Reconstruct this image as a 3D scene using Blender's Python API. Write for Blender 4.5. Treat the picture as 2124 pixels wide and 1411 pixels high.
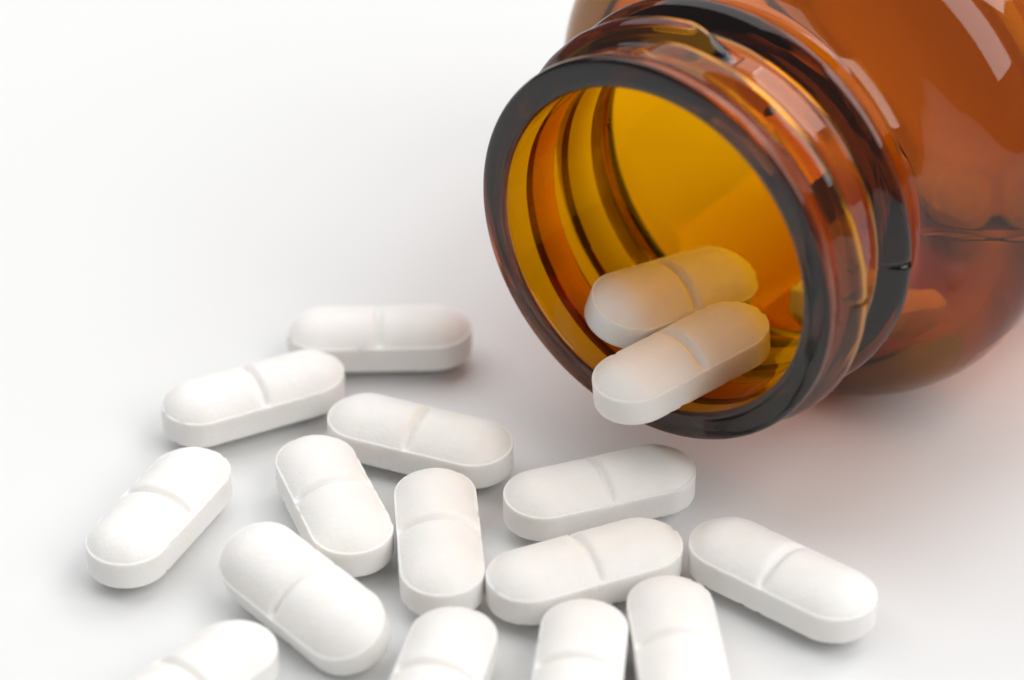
import bpy, bmesh, math, random
from mathutils import Vector, Matrix, noise

MM = 0.001
scene = bpy.context.scene
for o in list(bpy.data.objects):
    bpy.data.objects.remove(o)

# ------------------------------------------------------------------ camera
cam_d = bpy.data.cameras.new('camera')
cam = bpy.data.objects.new('camera', cam_d)
scene.collection.objects.link(cam)
cam.location = (0, 0, 0.15325)
cam.rotation_euler = (math.radians(90 - 34.497), 0, 0)
cam_d.sensor_fit = 'HORIZONTAL'
cam_d.sensor_width = 36.0
cam_d.lens = 96.02
cam_d.clip_start = 0.005
cam_d.clip_end = 50
cam_d.dof.use_dof = True
cam_d.dof.focus_distance = 0.243
cam_d.dof.aperture_fstop = 16
scene.camera = cam

# ------------------------------------------------------------------ world: the pale room of a photo studio
world = bpy.data.worlds.new('World')
scene.world = world
world.use_nodes = True
bg = world.node_tree.nodes['Background']
bg.inputs['Color'].default_value = (1.0, 0.99, 0.985, 1)
bg.inputs['Strength'].default_value = 0.20

# ------------------------------------------------------------------ softboxes
def softbox(name, loc, target, sx, sy, radiance, color=(1, 1, 1)):
    ld = bpy.data.lights.new(name, 'AREA')
    ld.shape = 'RECTANGLE'
    ld.size, ld.size_y = sx, sy
    ld.energy = radiance * math.pi * sx * sy
    ld.color = color
    o = bpy.data.objects.new(name, ld)
    scene.collection.objects.link(o)
    o.location = loc
    o.rotation_euler = (Vector(target) - Vector(loc)).to_track_quat('-Z', 'Y').to_euler()
    return o

softbox('softbox_overhead', (-0.24, 0.70, 1.12), (0.0, 0.2, 0.0), 2.0, 1.5, 1.62, (1.0, 0.995, 0.99))
softbox('softbox_right', (0.88, -0.26, 1.06), (0.03, 0.2, 0.0), 1.1, 1.1, 3.5, (1.0, 0.985, 0.97))
softbox('softbox_side', (0.62, 0.70, 0.72), (0.03, 0.21, 0.03), 0.60, 0.66, 2.9, (1.0, 0.98, 0.98))

scene.render.engine = 'CYCLES'
scene.view_settings.view_transform = 'Standard'
scene.view_settings.look = 'None'
scene.view_settings.exposure = 0.08
scene.view_settings.gamma = 1.0
scene.view_settings.use_curve_mapping = False
cy = scene.cycles
cy.max_bounces = 32
cy.transmission_bounces = 24
cy.glossy_bounces = 12
cy.diffuse_bounces = 6
cy.transparent_max_bounces = 16
cy.caustics_refractive = True
cy.caustics_reflective = True
cy.blur_glossy = 0.3
cy.sample_clamp_indirect = 12
cy.use_denoising = True
try:
    cy.denoiser = 'OPENIMAGEDENOISE'
except Exception:
    pass

# ------------------------------------------------------------------ materials
def new_mat(name):
    m = bpy.data.materials.new(name)
    m.use_nodes = True
    nt = m.node_tree
    nt.nodes.clear()
    out = nt.nodes.new('ShaderNodeOutputMaterial')
    return m, nt, out

def mat_table():
    m, nt, out = new_mat('white_table_top')
    b = nt.nodes.new('ShaderNodeBsdfPrincipled')
    b.inputs['Base Color'].default_value = (0.72, 0.728, 0.729, 1)
    b.inputs['Roughness'].default_value = 0.5
    b.inputs['Specular IOR Level'].default_value = 0.25
    tc = nt.nodes.new('ShaderNodeTexCoord')
    n = nt.nodes.new('ShaderNodeTexNoise')
    n.inputs['Scale'].default_value = 2500
    n.inputs['Detail'].default_value = 3
    nt.links.new(tc.outputs['Object'], n.inputs['Vector'])
    bp = nt.nodes.new('ShaderNodeBump')
    bp.inputs['Strength'].default_value = 0.10
    bp.inputs['Distance'].default_value = 0.0001
    nt.links.new(n.outputs['Fac'], bp.inputs['Height'])
    nt.links.new(bp.outputs['Normal'], b.inputs['Normal'])
    nt.links.new(b.outputs['BSDF'], out.inputs['Surface'])
    return m

def mat_tablet():
    m, nt, out = new_mat('white_pressed_tablet')
    b = nt.nodes.new('ShaderNodeBsdfPrincipled')
    b.inputs['Roughness'].default_value = 0.42
    b.inputs['Specular IOR Level'].default_value = 0.38
    b.inputs['Subsurface Weight'].default_value = 0.8
    b.inputs['Subsurface Radius'].default_value = (1.0, 0.72, 0.5)
    b.inputs['Subsurface Scale'].default_value = 0.0008
    tc = nt.nodes.new('ShaderNodeTexCoord')
    n1 = nt.nodes.new('ShaderNodeTexNoise')
    n1.inputs['Scale'].default_value = 420
    n1.inputs['Detail'].default_value = 4
    cr = nt.nodes.new('ShaderNodeValToRGB')
    cr.color_ramp.elements[0].position = 0.3
    cr.color_ramp.elements[0].color = (0.85, 0.838, 0.815, 1)
    cr.color_ramp.elements[1].position = 0.7
    cr.color_ramp.elements[1].color = (0.88, 0.87, 0.85, 1)
    nt.links.new(tc.outputs['Object'], n1.inputs['Vector'])
    nt.links.new(n1.outputs['Fac'], cr.inputs['Fac'])
    nt.links.new(cr.outputs['Color'], b.inputs['Base Color'])
    n2 = nt.nodes.new('ShaderNodeTexNoise')
    n2.inputs['Scale'].default_value = 3200
    n2.inputs['Detail'].default_value = 4
    n2.inputs['Roughness'].default_value = 0.6
    nt.links.new(tc.outputs['Object'], n2.inputs['Vector'])
    bp = nt.nodes.new('ShaderNodeBump')
    bp.inputs['Strength'].default_value = 0.5
    bp.inputs['Distance'].default_value = 0.00011
    nt.links.new(n2.outputs['Fac'], bp.inputs['Height'])
    nt.links.new(bp.outputs['Normal'], b.inputs['Normal'])
    nt.links.new(b.outputs['BSDF'], out.inputs['Surface'])
    return m

def mat_glass():
    m, nt, out = new_mat('amber_glass')
    g = nt.nodes.new('ShaderNodeBsdfPrincipled')
    g.inputs['IOR'].default_value = 1.5
    g.inputs['Roughness'].default_value = 0.02
    g.inputs['Transmission Weight'].default_value = 1.0
    g.inputs['Base Color'].default_value = (1.0, 0.47, 0.002, 1)
    v = nt.nodes.new('ShaderNodeVolumeAbsorption')
    # absorption per metre = (1 - colour) * density
    v.inputs['Color'].default_value = (0.52, 0.42, 0.0, 1)
    v.inputs['Density'].default_value = 450
    nt.links.new(g.outputs['BSDF'], out.inputs['Surface'])
    nt.links.new(v.outputs['Volume'], out.inputs['Volume'])
    return m

M_TABLE, M_TABLET, M_GLASS = mat_table(), mat_tablet(), mat_glass()

def link(name, mesh, mat, parent=None):
    o = bpy.data.objects.new(name, mesh)
    scene.collection.objects.link(o)
    if mat and not mesh.materials:
        mesh.materials.append(mat)
    if parent:
        o.parent = parent
    return o

def mesh_from(name, verts, faces, smooth=True):
    me = bpy.data.meshes.new(name)
    me.from_pydata(verts, [], faces)
    bm = bmesh.new()
    bm.from_mesh(me)
    bmesh.ops.remove_doubles(bm, verts=bm.verts, dist=1e-7)
    bmesh.ops.recalc_face_normals(bm, faces=bm.faces)
    for f in bm.faces:
        f.smooth = smooth
    bm.to_mesh(me)
    bm.free()
    return me

# ------------------------------------------------------------------ table
me = mesh_from('table_top', [(-1.5, -1.0, 0), (1.5, -1.0, 0), (1.5, 2.0, 0), (-1.5, 2.0, 0)], [(0, 1, 2, 3)], False)
table = link('table', me, M_TABLE)
table['kind'] = 'structure'
table['label'] = 'smooth white table top'

# ------------------------------------------------------------------ bottle
BX, BY, PHI = 11.238, 197.322, math.radians(52.80)
R_BODY, R_NECK, R_IN = 25.95, 17.95, 15.45
BODY_END = 64.0
SEAM = math.radians(178)
NSEG = 512
GAP = 0.012

def arc(cx, cy_, r, a0, a1, n):
    return [(cx + r * math.cos(math.radians(a0 + (a1 - a0) * i / n)),
             cy_ + r * math.sin(math.radians(a0 + (a1 - a0) * i / n))) for i in range(n + 1)]

def dense(pts, step):
    out = [pts[0]]
    for p, q in zip(pts, pts[1:]):
        d = math.hypot(q[0] - p[0], q[1] - p[1])
        n = max(1, int(d / step))
        for i in range(1, n + 1):
            out.append((p[0] + (q[0] - p[0]) * i / n, p[1] + (q[1] - p[1]) * i / n))
    return out

def smooth_curve(keys, n):
    """Catmull-Rom through (a, r) keys."""
    out = []
    k = [keys[0]] + keys + [keys[-1]]
    for i in range(1, len(k) - 2):
        p0, p1, p2, p3 = k[i - 1], k[i], k[i + 1], k[i + 2]
        for j in range(n):
            t = j / n
            out.append(tuple(0.5 * (2 * p1[c] + (p2[c] - p0[c]) * t + (2 * p0[c] - 5 * p1[c] + 4 * p2[c] - p3[c]) * t * t
                       + (3 * p1[c] - p0[c] - 3 * p2[c] + p3[c]) * t ** 3) for c in (0, 1)))
    out.append(keys[-1])
    return out

def neck_taper(a):
    t = max(0.0, min(1.0, (a - 2.5) / 5.5))
    return 0.85 * t * t * (3 - 2 * t)

def bottle_profile():
    # (axial, radius) in mm, from the inner base centre round the lip to the outer base centre
    inner = [(BODY_END - 4.2, 0.0), (BODY_END - 4.0, 8), (BODY_END - 3.2, 16)]
    inner += smooth_curve([(BODY_END - 3.0, 19.5), (BODY_END - 4.6, 22.6), (BODY_END - 8, 25.15)], 5)
    inner += dense([(BODY_END - 9, 25.15), (31, 25.15)], 3.0)
    inner += smooth_curve([(30.6, 25.15), (27.8, 24.75), (25.5, 23.8), (23.5, 22.3), (21.9, 20.7), (20.7, 18.9), (19.6, 17.2), (18.2, 16.1), (16.6, 15.6), (14.8, R_IN)], 7)
    inner += dense([(13.4, R_IN), (2.1, R_IN)], 0.6)
    lip = smooth_curve([(1.2, R_IN + 0.01), (0.62, R_IN + 0.05), (0.27, R_IN + 0.18), (0.08, R_IN + 0.40), (0.0, R_IN + 0.75)], 5)
    lip += dense([(-0.03, R_IN + 1.0), (-0.03, R_IN + 1.8), (0.0, R_IN + 2.1)], 0.2)
    lip += smooth_curve([(0.04, R_IN + 2.3), (0.17, R_IN + 2.56), (0.42, R_IN + 2.72), (0.75, R_IN + 2.78), (1.25, R_IN + 2.77),
                         (1.9, R_IN + 2.62), (2.75, R_NECK)], 6)
    lip = [(0.8 + a * (2.75 - 0.8) / 2.75, r) for a, r in lip]
    outer = dense([(2.9, R_NECK), (16.0, R_NECK)], 0.16)
    outer = [(a, r - neck_taper(a)) for a, r in outer]
    rn = R_NECK - 0.85
    outer += smooth_curve([(16.2, rn), (17.2, rn + 0.25), (18.2, rn + 1.1), (19.0, rn + 2.7), (19.8, 21.8),
                           (20.9, 23.7), (22.3, 25.0), (23.9, 25.72), (25.6, R_BODY), (28.5, R_BODY)], 7)
    outer += dense([(29.5, R_BODY), (BODY_END - 5, R_BODY)], 2.5)
    outer += smooth_curve([(BODY_END - 4, R_BODY - .02), (BODY_END - 1.6, R_BODY - .9), (BODY_END - .2, R_BODY - 3), (BODY_END, R_BODY - 5)], 5)
    outer += [(BODY_END - 0.5, 17), (BODY_END - 1.2, 8), (BODY_END - 1.3, 0.0)]
    return inner, lip, outer

T0, T1 = math.radians(74), math.radians(74 + 388)

def seam_nick(th):
    d = (th - SEAM + math.pi) % (2 * math.pi) - math.pi
    return 1 - 0.28 * math.exp(-((d * 18) / 0.17) ** 2)

def ridge_solid(a_of, th0, th1, width, height, taper, closed):
    """A glass ridge moulded round the neck: rounded crest, base seated on the neck wall."""
    step = 2 * math.pi / NSEG
    n0, n1 = round(th0 / step), round(th1 / step)
    K, B = 26, 14
    verts, faces = [], []
    cols = list(range(n0, n1 + (0 if closed else 1)))
    for s in cols:
        th = s * step
        f = 1.0
        if not closed:
            f = max(0.0, min(1.0, min(th - th0, th1 - th) / taper))
            f = f * f * (3 - 2 * f)
        wd = width * (0.5 + 0.5 * f)
        ring = []
        for k in range(K + 1):
            u = -math.cos(math.pi * k / K)
            a = a_of(th) + u * wd / 2
            h = (height + neck_taper(a)) * (0.03 + 0.97 * f) * seam_nick(th)
            h *= (max(0.0, 0.5 + 0.5 * math.cos(math.pi * u))) ** 0.62
            h *= 1 + 0.03 * noise.noise(Vector((math.cos(th) * 7, math.sin(th) * 7, a * 0.4)))
            ring.append((a, R_NECK - neck_taper(a) + GAP + h))
        for k in range(1, B):
            a = a_of(th) + (1 - 2 * k / B) * wd / 2
            ring.append((a, R_NECK - neck_taper(a) + GAP))
        for a, r in ring:
            verts.append((a * MM, r * math.cos(th) * MM, r * math.sin(th) * MM))
    m = K + B
    nc = len(cols)
    for i in range(nc if closed else nc - 1):
        j = (i + 1) % nc
        for k in range(m):
            l = (k + 1) % m
            faces.append((i * m + k, i * m + l, j * m + l, j * m + k))
    if not closed:
        faces.append(tuple(range(m)))
        faces.append(tuple((nc - 1) * m + k for k in reversed(range(m))))
    return verts, faces

def revolve(inner, lip, outer):
    verts, faces = [], []
    prof = [(a, r, 0) for a, r in inner] + [(a, r, 1) for a, r in lip] + [(a, r, 2) for a, r in outer]
    for a, r, kind in prof:
        for s in range(NSEG):
            th = 2 * math.pi * s / NSEG
            rr, aa = r, a
            if r > 1:
                v = Vector((math.cos(th) * 1.6, math.sin(th) * 1.6, a * 0.09))
                if kind == 0:
                    rr += 0.06 * noise.noise(v * 1.3) + 0.03 * noise.noise(v * 4.2 + Vector((5, 1, 2)))
                elif kind == 2:
                    amp = 0.10 if a > 17 else 0.0
                    u = (a - 12.4) / 2.15
                    if abs(u) < 1:               # bead ring below the thread, one piece with the neck
                        rr += 2.1 * (0.5 + 0.5 * math.cos(math.pi * u)) ** 0.62 * seam_nick(th)
                    rr += amp * noise.noise(v * 1.1 + Vector((9, 4, 7)))
                    if a > 16.5:
                        for sm in (SEAM,):
                            d = (th - sm + math.pi) % (2 * math.pi) - math.pi
                            rr += 0.10 * math.exp(-((d * r) / 0.22) ** 2) * min(1, (a - 16.5))
            verts.append((aa * MM, rr * math.cos(th) * MM, rr * math.sin(th) * MM))
    n = len(prof)
    for i in range(n - 1):
        for s in range(NSEG):
            t = (s + 1) % NSEG
            faces.append((i * NSEG + s, i * NSEG + t, (i + 1) * NSEG + t, (i + 1) * NSEG + s))
    return verts, faces

bottle = bpy.data.objects.new('pill_bottle', None)
bottle.empty_display_size = 0.02
scene.collection.objects.link(bottle)
link('glass_body', mesh_from('glass_body', *revolve(*bottle_profile())), M_GLASS, bottle)
link('screw_thread', mesh_from('screw_thread', *ridge_solid(lambda th: 3.9 + 4.0 * (th - T0) / (2 * math.pi), T0, T1, 3.9, 1.2, math.radians(17), False)), M_GLASS, bottle)
# local x = axis into the bottle, local y = left-rear side, local z = up
bottle.location = (BX * MM, BY * MM, R_BODY * MM + 0.0001)
bottle.rotation_euler = (0, 0, PHI)
bottle['label'] = 'amber glass bottle lying open on its side, screw thread around its mouth'
bottle['category'] = 'bottle'

# ------------------------------------------------------------------ tablets
PL, PW, PD, PT = 18.0, 7.367, 1.62, 2.64     # length, width, dome height, band height

def tablet_mesh(seed):
    rnd = random.Random(seed)
    off = Vector((rnd.uniform(-50, 50), rnd.uniform(-50, 50), rnd.uniform(-50, 50)))
    hw = PW / 2
    hs = (PL - PW) / 2
    land = 0.20
    rd = hw - land
    Rc = (rd * rd + PD * PD) / (2 * PD)
    prof = []
    nd = 16
    for i in range(nd + 1):
        rho = rd * math.sin(math.pi / 2 * i / nd) if i < nd else rd
        prof.append((rho, PT / 2 + math.sqrt(Rc * Rc - rho * rho) - (Rc - PD), 'd'))
    prof += [(rd + 0.05, PT / 2 - 0.015, 'l'), (hw - 0.07, PT / 2 - 0.005, 'l'), (hw - 0.025, PT / 2 - 0.03, 'e'), (hw, PT / 2 - 0.10, 'e')]
    top = list(prof)
    side = [(hw, z, 's') for z in (0.9, 0.45, 0, -0.45, -0.9)]
    bot = [(r, -z, k + 'b') for r, z, k in reversed(top)]
    prof = top + side + bot
    # outline stations: (straight x, cap angle)
    xs = [0, .07, .14, .21, .28, .36, .45, .56, .7, .9]
    x = 1.2
    while x < hs - 0.15:
        xs.append(x); x += 0.32
    xs.append(hs)
    xs = [-v for v in reversed(xs[1:])] + xs
    st = [(v, math.pi / 2) for v in reversed(xs)]            # +y side, running to -x
    nc = 40
    st += [(-hs, math.pi / 2 + math.pi * i / nc) for i in range(1, nc)]
    st += [(v, -math.pi / 2) for v in xs]
    st += [(hs, -math.pi / 2 + math.pi * i / nc) for i in range(1, nc)]
    m = len(st)
    verts, faces = [], []
    for rho, z, k in prof:
        for (sx, an) in st:
            px, py, pz = sx + rho * math.cos(an), rho * math.sin(an), z
            if k in ('d', 'l') and abs(px) < 1.3:
                h = max(0.0, z - PT / 2) / PD
                mask = 0.10 + 0.90 * min(1.0, h * 3.2)
                pz -= 0.62 * mask * math.exp(-(abs(px) / 0.36) ** 1.6)
            v = Vector((px, py, pz))
            lo = noise.noise(v * 0.35 + off)
            hi = noise.noise(v * 1.6 + off)
            if k[0] in 'le':
                ch = noise.noise(v * 1.1 + off * 1.7) + 0.6 * noise.noise(v * 3.1 + off)
                c = max(0.0, ch - 0.30)
                pz -= math.copysign(min(0.15, c * 0.30), pz)
                s = 1 - min(0.10, c * 0.16) / hw
                if k[0] == 'e':
                    py *= s
                    px = sx + (px - sx) * s
                pz += 0.012 * hi
            elif k[0] == 'd':
                pz += 0.018 * hi + 0.03 * lo
            else:
                f = 1 + 0.010 * lo / hw
                py *= f
            verts.append((px * MM, py * MM, pz * MM))
    n = len(prof)
    for i in range(n - 1):
        for s in range(m):
            t = (s + 1) % m
            faces.append((i * m + s, i * m + t, (i + 1) * m + t, (i + 1) * m + s))
    return mesh_from('tablet', verts, faces)

Z0 = (2 * PD + PT) / 2 + 0.03
ON_TABLE = 'scored white tablets scattered on the table'
TABLETS = [
    ((-12.883, 218.905, Z0, 0.032, 0, 0), 'white scored tablet lying level, farthest back on the table', ON_TABLE),
    ((-24.30, 209.00, Z0, 0.462, 0, 0), 'white scored tablet with a chipped rim, its right end before the rearmost tablet', ON_TABLE),
    ((-31.248, 191.07, Z0, 1.134, 0, 0), 'white scored tablet standing alone, leftmost of all on the table', ON_TABLE),
    ((-8.492, 202.333, Z0, -0.378, 0, 0), 'white scored tablet sloping down to the right, just left of the bottle mouth', ON_TABLE),
    ((-15.924, 192.744, Z0, -1.214, 0, 0), 'white scored tablet whose near end is covered by a leaning tablet', ON_TABLE),
    ((-6.42, 187.45, Z0, -1.49, 0, 0), 'white scored tablet pointing straight at the viewer in the middle of the spill', ON_TABLE),
    ((7.883, 194.516, Z0, 0.343, 0, 0), 'white scored tablet with shaded right end, directly below the bottle lip', ON_TABLE),
    ((6.30, 183.46, Z0, 0.407, 0, 0), 'white scored tablet just before the one under the bottle lip, parallel to it', ON_TABLE),
    ((23.204, 182.338, Z0, -0.676, 0, 0), 'white scored tablet sloping down to the right, rightmost of all', ON_TABLE),
    ((-17.721, 179.188, 3.52, -0.795, 0.077, 0.350), 'white scored tablet leaning against another, its domed face turned to the viewer', ON_TABLE),
    ((-26.591, 167.733, Z0, 0.849, 0, 0), 'blurred white tablet cut off by the bottom edge, leftmost of four there', ON_TABLE),
    ((-6.14, 168.291, Z0, 1.335, 0, 0), 'blurred white tablet at the bottom edge, below the one pointing at the viewer', ON_TABLE),
    ((5.45, 169.176, Z0, 1.460, 0, 0), 'blurred white tablet at the bottom edge, third from the left of four', ON_TABLE),
    ((13.80, 172.277, Z0, -1.490, 0, 0), 'blurred white tablet at the bottom edge, rightmost of four there', ON_TABLE),
    ((14.702, 209.058, 14.40, 0.626, 0.110, 0.295), 'yellow-lit scored tablet farther inside the bottle neck, behind another', 'tablets in the bottle mouth'),
    ((15.183, 199.942, 13.45, 0.601, -0.114, 0.0), 'scored tablet sticking out over the lower lip of the bottle mouth', 'tablets in the bottle mouth'),
]
def place(pose, mesh):
    o = link('tablet', mesh, M_TABLET)
    x, y, z, yaw, pi_, ro = pose
    o.location = (x * MM, y * MM, z * MM)
    o.rotation_euler = (ro, pi_, yaw)
    o['category'] = 'tablet'
    return o
for i, (pose, label, group) in enumerate(TABLETS):
    o = place(pose, tablet_mesh(101 + i))
    o['label'] = label
    o['group'] = group

# tablets left inside the bottle, seen through its amber wall
INSIDE = [
          ((47.872, 240.187, 6.496, -0.707, -0.155, 0.403), 'tablet deep inside the bottle, farthest right behind the amber wall'),
          ((35.0, 217.2, 7.25, -0.571, 2.956, 0.45), 'yellow tablet just peeping past the right rim of the bottle mouth')]
shared = tablet_mesh(77)
for pose, label in INSIDE:
    o = place(pose, shared)
    o['label'] = label
    o['group'] = 'tablets in the body of the bottle'
